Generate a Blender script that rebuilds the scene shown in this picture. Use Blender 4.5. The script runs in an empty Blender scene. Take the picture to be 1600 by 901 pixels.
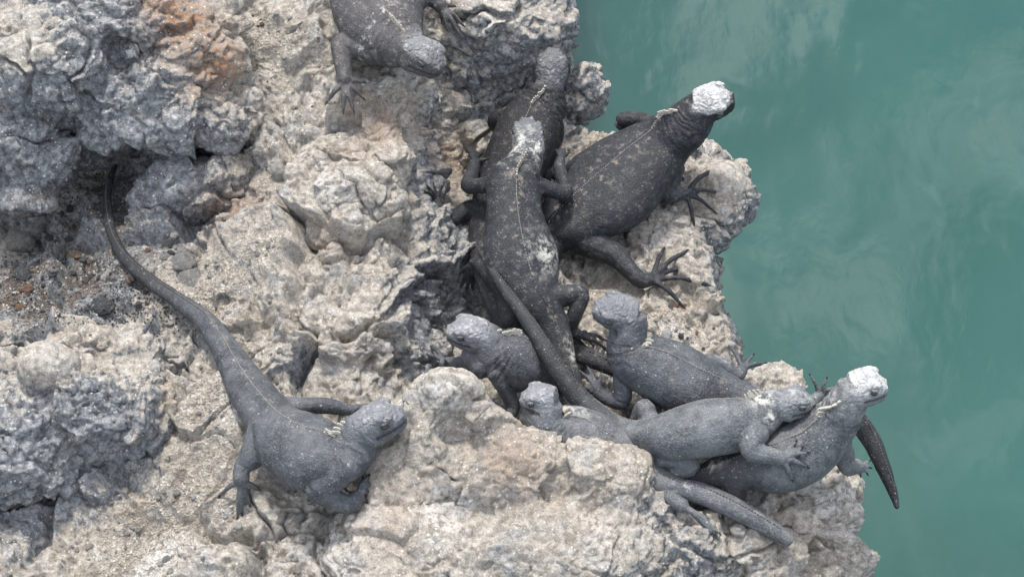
import bpy, bmesh, math, time
import numpy as np
from mathutils import Vector

T0 = time.time()
C = bpy.context.scene.collection
SC = bpy.context.scene
R = math.radians

# ------------------------------------------------------------------ camera
PITCH = R(50.0)                 # looking down from a jetty
HFOV = R(28.8)
MM = 0.0012                     # metres per photo pixel at the middle of the ledge
DIST = 1600 * MM / 2 / math.tan(HFOV / 2)
TH = math.tan(HFOV / 2) / 800.0
CAM = np.array([0.0, -DIST * math.cos(PITCH), DIST * math.sin(PITCH)])
FW = np.array([0.0, math.cos(PITCH), -math.sin(PITCH)])
UPV = np.array([0.0, math.sin(PITCH), math.cos(PITCH)])
cd = bpy.data.cameras.new('camera'); cam = bpy.data.objects.new('camera', cd); C.objects.link(cam)
cd.sensor_width = 36; cd.angle = HFOV; cd.clip_start = 0.05; cd.clip_end = 2000
cam.location = CAM; cam.rotation_euler = (math.pi / 2 - PITCH, 0, 0)
SC.camera = cam

# ------------------------------------------------------------------ light
SUN_EL, SUN_AZ = R(66), R(-14)  # azimuth measured from +y towards +x
w = bpy.data.worlds.new('World'); SC.world = w; w.use_nodes = True
nt = w.node_tree; nt.nodes.clear()
def wn(t): return nt.nodes.new(t)
out = wn('ShaderNodeOutputWorld'); bg = wn('ShaderNodeBackground'); sky = wn('ShaderNodeTexSky')
sky.sky_type = 'NISHITA'; sky.sun_disc = False; sky.sun_elevation = SUN_EL; sky.sun_rotation = SUN_AZ
sky.air_density = 1.0; sky.dust_density = 2.5
bg.inputs[1].default_value = 0.115
tc = wn('ShaderNodeTexCoord'); mp = wn('ShaderNodeMapping'); cn = wn('ShaderNodeTexNoise'); cr = wn('ShaderNodeValToRGB'); mx = wn('ShaderNodeMix')
mp.inputs['Scale'].default_value = (1, 1, 1.6); mp.inputs['Location'].default_value = (2.8, 6.6, 5.5)
cn.inputs['Scale'].default_value = 10.0; cn.inputs['Detail'].default_value = 3.0; cn.inputs['Roughness'].default_value = 0.55
cr.color_ramp.elements[0].position = 0.50; cr.color_ramp.elements[1].position = 0.62
mx.data_type = 'RGBA'; mx.inputs[7].default_value = (19.0, 19.2, 19.4, 1)
nt.links.new(tc.outputs['Generated'], mp.inputs[0]); nt.links.new(mp.outputs[0], cn.inputs['Vector'])
nt.links.new(cn.outputs[0], cr.inputs[0]); nt.links.new(cr.outputs[0], mx.inputs[0])
nt.links.new(sky.outputs[0], mx.inputs[6]); nt.links.new(mx.outputs[2], bg.inputs[0]); nt.links.new(bg.outputs[0], out.inputs[0])
sl = bpy.data.lights.new('sun', 'SUN'); sun = bpy.data.objects.new('sun', sl); C.objects.link(sun)
sl.energy = 2.4; sl.angle = R(7); sl.color = (1.0, 0.96, 0.9)
sdir = Vector((math.sin(SUN_AZ) * math.cos(SUN_EL), math.cos(SUN_AZ) * math.cos(SUN_EL), math.sin(SUN_EL)))
sun.rotation_euler = sdir.to_track_quat('Z', 'Y').to_euler()
SC.view_settings.view_transform = 'Standard'; SC.view_settings.look = 'None'; SC.view_settings.gamma = 1
SC.view_settings.exposure = 0.82

# ------------------------------------------------------------------ helpers: places
def ray(px, py):
    d = FW + (px - 800) * TH * np.array([1.0, 0, 0]) + (450.5 - py) * TH * UPV
    return d / np.linalg.norm(d)
def P(px, py, z):
    d = ray(px, py); t = (z - CAM[2]) / d[2]
    return CAM + d * t
def hit(px, py, zdef=0.0, lift=0.0):
    d = ray(px, py)
    ok, loc, nor, idx, ob, m = SC.ray_cast(bpy.context.evaluated_depsgraph_get(), Vector(CAM), Vector(d))
    if not ok or loc.z < -0.35:
        return P(px, py, zdef), np.array([0, 0, 1.0])
    n = np.array(nor)
    if n @ d > 0: n = -n
    return np.array(loc) + n * lift, n

# ------------------------------------------------------------------ helpers: noise (numpy)
def _h(ix, iy, iz, k):
    n = (ix * 73856093) ^ (iy * 19349663) ^ (iz * 83492791) ^ (k * 2654435761 & 0x7fffffff)
    n = (n ^ (n >> 13)) * 1274126177 & 0x7fffffff
    n = (n ^ (n >> 16)) * 1103515245 & 0x7fffffff
    return ((n ^ (n >> 15)) & 0xffffff).astype(np.float32) / np.float32(0xffffff)
def vnoise(p, k=0):
    f = np.floor(p); i = f.astype(np.int64); u = (p - f).astype(np.float32); u = u * u * u * (u * (u * 6 - 15) + 10)
    x, y, z = i[:, 0], i[:, 1], i[:, 2]; a, b, c = u[:, 0], u[:, 1], u[:, 2]
    def L(A, B, t): return A + (B - A) * t
    v = L(L(L(_h(x, y, z, k), _h(x + 1, y, z, k), a), L(_h(x, y + 1, z, k), _h(x + 1, y + 1, z, k), a), b),
          L(L(_h(x, y, z + 1, k), _h(x + 1, y, z + 1, k), a), L(_h(x, y + 1, z + 1, k), _h(x + 1, y + 1, z + 1, k), a), b), c)
    return v * 2 - 1
ROT = np.array([[0.36, 0.48, -0.8], [-0.8, 0.6, 0.0], [0.48, 0.64, 0.6]])
def fbm(p, o=4, k=0, g=0.5, ridged=False):
    s = np.zeros(len(p), np.float32); a = 1.0; tot = 0
    for j in range(o):
        n = vnoise(p, k + j)
        if ridged: n = 1 - 2 * np.abs(n)
        s += a * n; tot += a; a *= g; p = (p @ ROT) * 2.03 + 3.7
    return s / tot
def worley(p, k=0, tilt=False):
    f = np.floor(p); i = f.astype(np.int64); fr = (p - f).astype(np.float32)
    d1 = np.full(len(p), 9.0, np.float32); d2 = d1.copy(); T = np.zeros(len(p), np.float32)
    for dx in (-1, 0, 1):
        for dy in (-1, 0, 1):
            for dz in (-1, 0, 1):
                x, y, z = i[:, 0] + dx, i[:, 1] + dy, i[:, 2] + dz
                hx, hy, hz = _h(x, y, z, k), _h(x, y, z, k + 1), _h(x, y, z, k + 2)
                ox, oy, oz = dx + hx - fr[:, 0], dy + hy - fr[:, 1], dz + hz - fr[:, 2]
                d = ox * ox + oy * oy + oz * oz
                m = d < d1
                d2 = np.where(m, d1, np.minimum(d2, d)); d1 = np.where(m, d, d1)
                if tilt:   # every cell is a chip with a tilted face of its own
                    gx, gy, gz = (hx * 7.3) % 1 - .5, (hy * 9.1) % 1 - .5, (hz * 5.7) % 1 - .5
                    T = np.where(m, 2.2 * (gx * ox + gy * oy + gz * oz) + (gx * 3.7 % 1 - .5) * .5, T)
    if tilt: return np.sqrt(d1), np.sqrt(d2), T
    return np.sqrt(d1), np.sqrt(d2)
def sst(a, b, x):
    t = np.clip((x - a) / (b - a), 0, 1); return t * t * (3 - 2 * t)

# ------------------------------------------------------------------ helpers: meshes
def mesh_np(name, V, F):
    V = np.asarray(V, np.float32); F = np.asarray(F, np.int32); m = bpy.data.meshes.new(name)
    k = F.shape[1]
    m.vertices.add(len(V)); m.vertices.foreach_set('co', V.ravel())
    m.loops.add(F.size); m.loops.foreach_set('vertex_index', F.ravel())
    m.polygons.add(len(F)); m.polygons.foreach_set('loop_start', np.arange(0, F.size, k, dtype=np.int32))
    m.update(calc_edges=True); m.validate()
    return m
def smooth(m): m.polygons.foreach_set('use_smooth', np.ones(len(m.polygons), bool)); m.update()
def verts(m):
    a = np.empty(len(m.vertices) * 3, np.float32); m.vertices.foreach_get('co', a); return a.reshape(-1, 3)
def norms(m):
    a = np.empty(len(m.vertices) * 3, np.float32); m.vertex_normals.foreach_get('vector', a); return a.reshape(-1, 3)
def setv(m, V): m.vertices.foreach_set('co', np.asarray(V, np.float32).ravel()); m.update()
def attr(m, name, a):
    x = m.attributes.new(name, 'FLOAT', 'POINT'); x.data.foreach_set('value', np.asarray(a, np.float32))
def link(name, m, mat=None, parent=None, loc=None):
    o = bpy.data.objects.new(name, m); C.objects.link(o)
    if mat and m and not m.materials: m.materials.append(mat)
    if parent: o.parent = parent
    if loc is not None: o.location = loc
    return o
def tag(o, label=None, cat=None, group=None, kind=None):
    for k, v in (('label', label), ('category', cat), ('group', group), ('kind', kind)):
        if v: o[k] = v
    return o
def remesh(V, F, vox, it=3):
    """closed shells -> one continuous surface"""
    m = bpy.data.meshes.new('t'); m.from_pydata([tuple(v) for v in V], [], F); m.update()
    o = bpy.data.objects.new('t', m); C.objects.link(o)
    r = o.modifiers.new('r', 'REMESH'); r.mode = 'VOXEL'; r.voxel_size = vox; r.adaptivity = 0
    s = o.modifiers.new('s', 'SMOOTH'); s.factor = 0.5; s.iterations = it
    dg = bpy.context.evaluated_depsgraph_get(); dg.update()
    n = bpy.data.meshes.new_from_object(o.evaluated_get(dg))
    bpy.data.objects.remove(o); bpy.data.meshes.remove(m)
    smooth(n); return n
def ico(sub):
    b = bmesh.new(); bmesh.ops.create_icosphere(b, subdivisions=sub, radius=1)
    V = np.array([v.co[:] for v in b.verts]); b.verts.index_update(); F = [[v.index for v in f.verts] for f in b.faces]; b.free()
    return V, F
ICO3 = ico(3); ICO2 = ico(2)

# ------------------------------------------------------------------ materials
class NT:
    def __init__(s, name):
        s.m = bpy.data.materials.new(name); s.m.use_nodes = True; s.t = s.m.node_tree
        s.b = s.t.nodes['Principled BSDF']
    def n(s, t, **kw):
        x = s.t.nodes.new(t)
        for k, v in kw.items(): setattr(x, k, v)
        return x
    def lk(s, a, b): s.t.links.new(a, b)
    def at(s, name): return s.n('ShaderNodeAttribute', attribute_name=name).outputs['Fac']
    def co(s): return s.n('ShaderNodeTexCoord').outputs['Object']
    def noise(s, co, sc, det=4, rough=0.55, dist=0):
        x = s.n('ShaderNodeTexNoise'); x.inputs['Scale'].default_value = sc; x.inputs['Detail'].default_value = det
        x.inputs['Roughness'].default_value = rough; x.inputs['Distortion'].default_value = dist; s.lk(co, x.inputs['Vector']); return x.outputs[0]
    def vor(s, co, sc, feat='F1', o='Distance'):
        x = s.n('ShaderNodeTexVoronoi', feature=feat); x.inputs['Scale'].default_value = sc; s.lk(co, x.inputs['Vector']); return x.outputs[o]
    def step(s, v, a, b, hi=1.0):
        x = s.n('ShaderNodeMapRange', interpolation_type='SMOOTHSTEP'); x.inputs[1].default_value = a; x.inputs[2].default_value = b; x.inputs[4].default_value = hi
        s.lk(v, x.inputs[0]); return x.outputs[0]
    def math(s, op, a, b=0.0):
        x = s.n('ShaderNodeMath', operation=op)
        for i, v in enumerate((a, b)):
            if isinstance(v, (int, float)): x.inputs[i].default_value = v
            else: s.lk(v, x.inputs[i])
        return x.outputs[0]
    def mix(s, f, a, b, mode='MIX'):
        x = s.n('ShaderNodeMix', data_type='RGBA', blend_type=mode)
        for i, v in ((0, f), (6, a), (7, b)):
            if isinstance(v, (int, float)): x.inputs[i].default_value = v
            elif isinstance(v, tuple): x.inputs[i].default_value = (*v, 1)
            else: s.lk(v, x.inputs[i])
        return x.outputs[2]
    def bump(s, h, dist, strength=1.0, prev=None):
        x = s.n('ShaderNodeBump'); x.inputs['Distance'].default_value = dist; x.inputs['Strength'].default_value = strength
        s.lk(h, x.inputs['Height'])
        if prev is not None: s.lk(prev, x.inputs['Normal'])
        return x.outputs[0]

def rock_material(name='rock'):
    k = NT(name); co = k.co()
    pale, rust, white, grav = k.at('pale'), k.at('rust'), k.at('white'), k.at('gravel')
    n1 = k.noise(co, 22, 6, .6); n2 = k.noise(co, 80, 8, .72); n3 = k.noise(co, 380, 4, .7); n4 = k.noise(co, 9, 5, .6)
    hi = k.step(n2, .32, .70)
    dark = k.mix(hi, (.090, .097, .105), (.42, .435, .445))
    dark = k.mix(k.step(n1, .52, .70, .55), dark, k.mix(hi, (.10, .09, .08), (.34, .32, .29)))
    beige = k.mix(hi, (.25, .225, .19), (.59, .545, .475))
    beige = k.mix(k.step(n1, .45, .68, .85), beige, k.mix(hi, (.24, .237, .23), (.55, .54, .52)))
    beige = k.mix(k.step(n4, .52, .70, .55), beige, k.mix(hi, (.22, .17, .12), (.48, .40, .31)))
    f = k.math('ADD', pale, k.math('MULTIPLY', k.math('SUBTRACT', n2, .5), 1.5))
    col = k.mix(k.step(f, .26, .70), dark, beige)
    fr = k.math('MULTIPLY', rust, k.step(n2, .36, .60))
    col = k.mix(fr, col, k.mix(n3, (.20, .085, .035), (.46, .27, .15)))
    # sandy grit: tiny grains of mixed colour
    g = k.vor(co, 230, 'F1', 'Color'); sg = k.n('ShaderNodeSeparateColor'); k.lk(g, sg.inputs[0])
    gr = k.mix(sg.outputs[0], (.13, .11, .085), (.54, .47, .37)); gr = k.mix(k.step(sg.outputs[1], .9, .93), gr, (.75, .73, .67))
    gd = k.mix(sg.outputs[0], (.035, .028, .024), (.21, .155, .11)); gd = k.mix(k.step(sg.outputs[1], .93, .95), gd, (.6, .58, .52))
    gr = k.mix(k.math('SUBTRACT', 1.0, pale), gr, gd)
    col = k.mix(k.math('MULTIPLY', grav, k.step(n1, .3, .6, .9)), col, gr)
    # mineral grain, bright flecks, dark flecks
    ml = k.n('ShaderNodeMapRange'); ml.inputs[1].default_value = .3; ml.inputs[2].default_value = .7; ml.inputs[3].default_value = .62; ml.inputs[4].default_value = 1.3
    k.lk(n3, ml.inputs[0]); col = k.mix(1.0, col, ml.outputs[0], 'MULTIPLY')
    v = k.vor(co, 110); sp = k.math('MULTIPLY', k.step(v, .26, .14), k.step(k.noise(co, 34, 3), .45, .57))
    col = k.mix(k.math('MULTIPLY', sp, .85), col, (.70, .68, .63))
    v2 = k.vor(co, 90); sp2 = k.math('MULTIPLY', k.step(v2, .20, .10), k.step(k.noise(co, 27, 3), .56, .66))
    col = k.mix(k.math('MULTIPLY', sp2, .7), col, (.075, .07, .065))
    wf = k.math('MULTIPLY', white, k.step(n2, .40, .55))
    col = k.mix(wf, col, (.80, .79, .76))
    lich = k.math('MULTIPLY', k.step(k.noise(co, 14, 4), .6, .72), k.step(n2, .5, .65))
    col = k.mix(k.math('MULTIPLY', lich, .40), col, (.33, .29, .15))
    k.lk(col, k.b.inputs['Base Color']); k.b.inputs['Roughness'].default_value = .85; k.b.inputs['Specular IOR Level'].default_value = .3
    b = k.bump(k.noise(co, 120, 9, .72), .008, .8); b = k.bump(k.noise(co, 460, 4, .7), .0028, .7, b)
    b = k.bump(k.math('MULTIPLY', k.vor(co, 230), grav), .006, .9, b)
    k.lk(b, k.b.inputs['Normal'])
    return k.m
ROCK = rock_material()

def stone_material(name, a, b, sc=2.2):
    k = NT(name); co = k.co()
    rnd = k.n('ShaderNodeObjectInfo').outputs['Random']
    n2 = k.noise(co, sc, 8, .72)
    col = k.mix(k.step(n2, .32, .68), a, b); col = k.mix(k.math('MULTIPLY', rnd, .35), col, tuple(min(.75, x * 1.5) for x in b))
    col = k.mix(k.math('MULTIPLY', k.step(k.noise(co, sc * .35, 5), .5, .62), .7), col, tuple(x * .45 + .05 for x in b))
    sp = k.step(k.vor(co, sc * 1.3), .20, .10); col = k.mix(k.math('MULTIPLY', sp, .5), col, (.6, .58, .53))
    k.lk(col, k.b.inputs['Base Color']); k.b.inputs['Roughness'].default_value = .85
    k.lk(k.bump(k.noise(co, sc * 1.2, 8, .72), .25, .8), k.b.inputs['Normal'])
    return k.m

def water_material():
    k = NT('water'); co = k.co()
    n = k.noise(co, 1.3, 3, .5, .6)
    col = k.mix(k.step(n, .3, .75), (.014, .064, .054), (.021, .079, .068))  # slightly paler areas painted into the colour to strengthen the cloud-reflection patches
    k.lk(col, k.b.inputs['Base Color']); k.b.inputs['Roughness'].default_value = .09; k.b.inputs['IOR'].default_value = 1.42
    mp = k.n('ShaderNodeMapping'); mp.inputs['Scale'].default_value = (1.0, .55, 1); k.lk(co, mp.inputs[0])
    b = k.bump(k.noise(mp.outputs[0], 1.9, 2, .4, .3), .030, .5); b = k.bump(k.noise(mp.outputs[0], 8, 2, .45, .3), .0035, .5, b); b = k.bump(k.noise(mp.outputs[0], 30, 2, .5, .3), .0006, .5, b)
    k.lk(b, k.b.inputs['Normal'])
    return k.m

# ------------------------------------------------------------------ terrain: a crusted volcanic ledge
CTRL = [  # photo pixel, photo pixel, height
 # gully and platform
 (720,250,.03),(745,450,.0),(720,600,.0),(900,450,.0),(1000,480,.01),(1080,500,.01),(900,620,-.02),(1030,400,.02),(1000,300,.03),(960,240,.03),
 (880,230,.02),(1000,620,-.02),(1130,560,.0),(1130,620,-.01),(1220,640,-.01),(1190,780,.0),(1290,780,-.01),(1100,820,.0),(1320,740,-.03),(1250,860,-.06),(1330,860,-.1),
 (1000,860,.02),(1150,890,-.03),(800,660,.0),(880,720,.0),(980,740,.0),(840,180,.03),(760,200,.04),(690,330,.05),(700,450,.02),(690,520,.01),
 # ridge in the middle
 (500,130,.19),(580,190,.19),(640,260,.15),(560,300,.17),(620,420,.12),(640,520,.07),(520,420,.14),(470,330,.14),(450,520,.1),(560,600,.07),(650,590,.03),
 (420,210,.15),(430,60,.22),(560,80,.22),(640,130,.19),(700,160,.1),(660,360,.09),(660,200,.15),(690,270,.07),(590,520,.11),
 # left hollow
 (200,420,.02),(60,430,-.01),(100,330,-.03),(20,330,-.03),(330,400,.06),(230,470,.04),(380,480,.08),(300,560,.05),(170,270,-.03),(330,260,.05),(60,490,.03),(130,490,.05),(10,520,.08),
 # lower left
 (150,560,.06),(270,640,.04),(150,790,-.03),(20,780,-.03),(300,700,.03),(350,800,.02),(200,860,-.01),(450,860,.02),(500,800,.04),(0,890,-.02),(400,620,.07),(450,760,.04),(560,680,.07),(300,900,.0),
 (600,780,.05),(560,890,.01),(700,800,.02),(700,900,.0),(850,900,.0),
 # back
 (60,60,.26),(200,40,.26),(320,60,.22),(390,140,.17),(0,150,.15),(380,20,.24),(800,40,.2),(860,20,.2),(700,20,.22),(720,110,.1),(800,160,.05),(880,150,.05),
 (500,-100,.26),(800,-100,.26),(100,-100,.32),(400,-300,.3),(0,-300,.35),(850,-300,.26),
 (-150,300,.0),(-150,600,.05),(-150,0,.2),(-150,900,.0),(200,1050,.0),(600,1050,-.02),(1000,1050,-.05),(1330,1050,-.15)]
CP = np.array([P(*c) for c in CTRL])
def _k(a, b): return np.sqrt(((a[:, None, :2] - b[None, :, :2]) ** 2).sum(-1) + .03 ** 2)
_n = len(CP); _A = np.zeros((_n + 3, _n + 3)); _A[:_n, :_n] = _k(CP, CP) - 1e-2 * np.eye(_n) * .1
_A[:_n, _n] = 1; _A[:_n, _n + 1:] = CP[:, :2]; _A[_n, :_n] = 1; _A[_n + 1:, :_n] = CP[:, :2].T
_W = np.linalg.solve(_A, np.concatenate([CP[:, 2], np.zeros(3)]))
EDGE = [(860,-500,.25),(865,-100,.25),(868,0,.25),(893,50,.2),(890,100,.08),(905,190,.02),(980,205,.02),(1050,235,.01),(1100,330,0),(1118,400,0),(1133,450,0),(1150,500,0),
        (1165,550,0),(1225,590,0),(1290,625,-.01),(1325,680,-.02),(1338,730,-.03),(1345,790,-.06),(1345,901,-.1),(1335,1100,-.15),(1300,1500,-.2)]
EP = np.array([P(*e)[:2] for e in EDGE])
def edge_dist(x, y):
    """> 0 over the rock, < 0 over the water"""
    d = np.full(x.shape, 1e9); sgn = np.ones(x.shape)
    for a, b in zip(EP[:-1], EP[1:]):
        v = b - a; t = np.clip(((x - a[0]) * v[0] + (y - a[1]) * v[1]) / (v @ v), 0, 1)
        qx, qy = x - a[0] - t * v[0], y - a[1] - t * v[1]; dd = qx * qx + qy * qy
        m = dd < d; d = np.where(m, dd, d)
    xe = np.interp(-y, -EP[:, 1][np.argsort(-EP[:, 1])] , EP[:, 0][np.argsort(-EP[:, 1])])
    return np.sqrt(d) * np.where(x < xe, 1, -1)
WATER_Z = -.75
def Hbase(x, y):
    Q = np.stack([x.ravel(), y.ravel()], 1); o = np.empty(len(Q))
    for i in range(0, len(Q), 20000):
        q = Q[i:i + 20000]; o[i:i + 20000] = _k(q, CP) @ _W[:_n] + _W[_n] + q @ _W[_n + 1:]
    h = np.clip(o.reshape(x.shape), -.25, .45)
    e = edge_dist(x, y)
    t = sst(.012, -.10, e)
    return h * (1 - t) + (WATER_Z - .35) * t - .03 * sst(.06, 0, e) * (1 - t)

# paint: patches of real colour laid down in the place (centre, radius in metres, strength)
PATCH = {'pale': [], 'rust': [], 'white': [], 'gravel': []}
def patch(kind, px, py, z, r, s=1.0): PATCH[kind].append((P(px, py, z), r * MM, s))
for a in [(500,120,.2,150,.9),(540,330,.18,130,.8),(480,480,.13,130,.75),(330,440,.06,110,.5),(560,560,.1,90,.6),(420,60,.22,110,.9),(600,150,.2,80,.6),
          (1000,470,.0,110,.7),(1080,520,0,80,.8),(1215,600,0,70,1),(1100,330,.05,90,.75),(1290,790,0,120,.95),(1180,820,0,110,.7),(700,640,.2,120,1),(800,760,.12,150,.95),
          (640,800,.08,160,.9),(920,740,.12,90,.8),(450,860,.03,180,.85),(250,860,0,160,.7),(380,720,.04,120,.8),(300,620,.05,70,.5),(70,570,.17,50,.8),(130,520,.12,90,.6),
          (40,60,.35,70,.7),(30,20,.4,60,.9),(840,20,.28,70,.6),(200,480,.05,90,.3),(720,230,.05,60,.55),(760,240,.03,50,.6)]:
    patch('pale', *a)
for a in [(640,300,.08,70,-.5),(690,420,.02,90,-.75),(650,480,.05,60,-.5),(230,170,.17,160,-.45),(60,230,.12,130,-.5),(790,120,.12,110,-.35),(920,130,.08,60,-.1),(690,575,.03,45,-.6),(640,550,.05,60,-.5),(620,460,.1,60,-.35),(440,330,.12,40,-.35),(430,560,.08,60,-.35),(800,60,.2,80,.25),(480,560,.08,50,-.3),(280,500,.05,60,-.3),(150,840,0,60,-.3),(740,840,.1,60,-.25),(560,860,.05,50,-.25),(100,680,.05,140,-.48),
          (40,740,.02,110,-.42),(960,830,.02,110,-.6),(1060,860,.0,90,-.45),(1170,330,0,45,-.45),(1130,420,0,50,-.4),(100,380,0,150,-.95),(150,430,.01,120,-.75),(60,440,0,90,-.6),(150,460,.0,60,-.5),(200,660,.05,90,-.4),(280,300,.1,90,-.35),(900,210,.03,60,-.5)]:
    patch('pale', *a)
for a in [(285,35,.3,58,1.1),(230,10,.3,42,1.0),(345,105,.25,50,1.0),(600,190,.19,55,.6),(700,240,.06,55,.6),(880,60,.25,35,.7),(350,330,.05,50,.55),(770,700,.18,60,.45),(600,790,.1,70,.45),(560,260,.17,50,.35),
          (380,330,.08,60,.4),(830,720,.15,60,.4),(80,345,.0,40,.6),(520,370,.13,45,.4),(1040,520,0,50,.3),(1250,830,-.03,60,.3)]: patch('rust', *a)
for a in [(430,270,.16,35,.8),(175,85,.28,18,.9),(40,20,.4,50,.7),(690,800,.1,40,.5),(590,800,.06,45,.5),(930,840,.05,30,.6),(1040,525,0,25,.9),(760,40,.25,22,.6),(470,150,.2,40,.4),(520,300,.19,30,.5),
          (1160,620,0,40,.5),(1300,770,0,60,.5),(700,620,.22,40,.35),(380,630,.08,35,.5),(250,870,.0,60,.5),(500,880,.03,70,.4),(900,690,.18,40,.35),(90,570,.18,30,.3),(420,90,.22,40,.3)]: patch('white', *a)
for a in [(120,420,0,140,1),(60,460,.01,90,1),(330,440,.06,90,.7),(420,60,.22,60,.8),(440,130,.2,40,.5),(400,250,.14,60,.6),(430,400,.12,50,.7),(980,460,0,60,.6),(1060,530,0,60,.6),(300,800,.0,110,.7),(330,650,.04,60,.7),(180,850,0,80,.7),
          (360,560,.07,60,.5),(170,300,-.02,70,.8),(730,240,.04,40,.6)]: patch('gravel', *a)
def paint(m, V, N, dp=0.0):
    for kname in PATCH:
        a = np.zeros(len(V), np.float32)
        if kname == 'pale':
            # dust, salt and lichen settle on ledges; sheer sides stay bare basalt
            a += .55 + dp + .55 * (sst(.35, .9, N[:, 2]) - .5) + .75 * fbm(V * 8, 4, 51, .6)
        for c, r, s in PATCH[kname]:
            d = V - c; a += s * np.exp(-(d * d).sum(1) / (r * r) * 1.2)
        if kname == 'pale': a = np.clip(a, 0, 1)
        if kname == 'gravel': a = np.clip(a, 0, 1) * sst(.45, .8, N[:, 2])
        attr(m, kname, np.clip(a, 0, 1))

CALM = [(P(a, b, z), r * MM) for a, b, z, r in [(470,700,.08,95),(560,690,.08,60),(395,740,.05,50),(410,620,.07,40),(340,530,.06,35),(260,460,.04,35),(190,390,.02,35),(165,300,0,30),(560,760,.06,60),(325,655,.04,65),(310,690,.03,60),(590,50,.24,110),(540,120,.2,50),(660,100,.22,60)]]
def rough(V, N, amp=1.0, smoothness=0.0, macro=0.0, fine=1.0):
    """craggy eroded relief: broken faces, knobs, clefts and pits"""
    V = V.astype(np.float64); a = amp; rs = 1 - smoothness
    q = V + .030 * np.stack([fbm(V * 14, 3, 7), fbm(V * 14, 3, 17), fbm(V * 14, 3, 27)], 1)
    f1, f2, t1 = worley(q / .11 * [1, 1, 1.3], 100, True); e1 = sst(0, .07, f2 - f1)
    d = t1 * .032 * a * e1 * (1 - .8 * smoothness) - (.010 if fine > .5 else .005) * a * (1 - e1) * rs
    d += .022 * a * fbm(q * 11, 3, 40)
    md = .15 + .85 * sst(-.12, .38, fbm(V * 10 + 5, 3, 71))
    q2 = q + .010 * np.stack([fbm(V * 50, 2, 3), fbm(V * 50, 2, 4), fbm(V * 50, 2, 5)], 1)
    g1, g2, t2 = worley(q2 / .045 * [1, 1, 1.5], 200, True); e2 = sst(0, .10, g2 - g1)
    knob = sst(-.1, .35, fbm(V * 6, 2, 33)) if fine > .5 else np.ones(len(V), np.float32)
    d += a * rs * (t2 * .010 * e2 * (1 - .6 * knob) + (.5 - g1) * (.012 if fine > .5 else .017) * knob - (.0045 if fine > .5 else .002) * (1 - e2))
    if macro:
        # big blocks and the clefts between them, where the lizards do not lie
        k = sst(-.02, -.22, V[:, 0] - .12)
        for c, r in CALM: k *= 1 - np.exp(-((V[:, :2] - c[:2]) ** 2).sum(1) / (r * r))
        b1, b2, tb = worley((q + .03 * np.stack([vnoise(V * 7, 81), vnoise(V * 7, 82), vnoise(V * 7, 83)], 1)) / .23 * [1, 1, .6], 700, True)
        d += macro * k * (tb * .065 * sst(0, .10, b2 - b1) - .030 * sst(.11, 0, b2 - b1))
    d += .0046 * a * fine * md * fbm(q2 * 22, 5, 60, .55, True) * (1 - .6 * smoothness)
    d -= .0036 * a * fine * md * fbm(q2 * 40, 4, 66, .58, True) * (1 - .8 * smoothness)
    h1, h2, t3 = worley(q2 / .017, 300, True); d += md * (t3 * .0045 * (1 - knob) + (.45 - h1) * .0055 * knob - .002 * sst(.12, 0, h2 - h1)) * a * rs
    pit = sst(.16, .45, fbm(q2 * 32, 3, 77)); d -= .012 * a * (.35 + .65 * md) * pit * rs
    d += .0036 * (.4 + .6 * fine) * fbm(V * 110, 4, 90, .6) * (1 - .5 * smoothness)
    return d

def build_terrain():
    xs = np.concatenate([np.linspace(-3, -1.9, 30)[:-1], np.arange(-1.9, -1.24, .009), np.arange(-1.24, .76, .003), np.linspace(.76, 1.2, 12)[1:]])
    yd = np.concatenate([np.linspace(-2.0, -.80, 20)[:-1], np.linspace(-.80, .98, 300), np.linspace(.98, 3.0, 20)[1:]])
    X, Y = np.meshgrid(xs, yd); Z = Hbase(X, Y)
    i0, i1 = 19, 19 + 299; NY = 760
    rows = []
    Xc, Yc, Zc = X[i0:i1 + 1], Y[i0:i1 + 1], Z[i0:i1 + 1]
    seg = np.sqrt(np.diff(Yc, axis=0) ** 2 + np.clip(np.abs(np.diff(Zc, axis=0)), 0, .012) ** 2)
    S = np.concatenate([np.zeros((1, X.shape[1])), np.cumsum(seg, 0)])
    # average arc lengths over neighbours so that rows stay smooth
    kk = np.ones(41) / 41; S = np.stack([np.convolve(np.pad(r, 20, 'edge'), kk, 'valid') for r in S])
    Ym = np.empty((NY, X.shape[1]))
    for j in range(X.shape[1]): Ym[:, j] = np.interp(np.linspace(0, S[-1, j], NY), S[:, j], Yc[:, j])
    Yf = np.concatenate([Y[:i0], Ym, Y[i1 + 1:]]); Xf = np.repeat(xs[None], len(Yf), 0)
    Zf = np.concatenate([Z[:i0], np.zeros_like(Ym), Z[i1 + 1:]])
    for j in range(X.shape[1]): Zf[i0:i0 + NY, j] = np.interp(Ym[:, j], Yc[:, j], Zc[:, j])
    ny, nx = Xf.shape
    V = np.stack([Xf.ravel(), Yf.ravel(), Zf.ravel()], 1)
    I = np.arange(ny * nx).reshape(ny, nx)
    F = np.stack([I[:-1, :-1].ravel(), I[:-1, 1:].ravel(), I[1:, 1:].ravel(), I[1:, :-1].ravel()], 1)
    m = mesh_np('rock_ledge', V, F); N = norms(m)
    sm = np.zeros(len(V))
    for c, r, s in PATCH['gravel']: sm += s * np.exp(-((V - c) ** 2).sum(1) / r / r)
    sm = np.clip(sm, 0, 1) * .75
    V = V + N * rough(V, N, 1.0, sm, 1.0)[:, None]
    setv(m, V); smooth(m); N = norms(m)
    paint(m, V, N)
    return tag(link('rock_ledge', m, ROCK), kind='structure')
build_terrain(); print('terrain', time.time() - T0)

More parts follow.
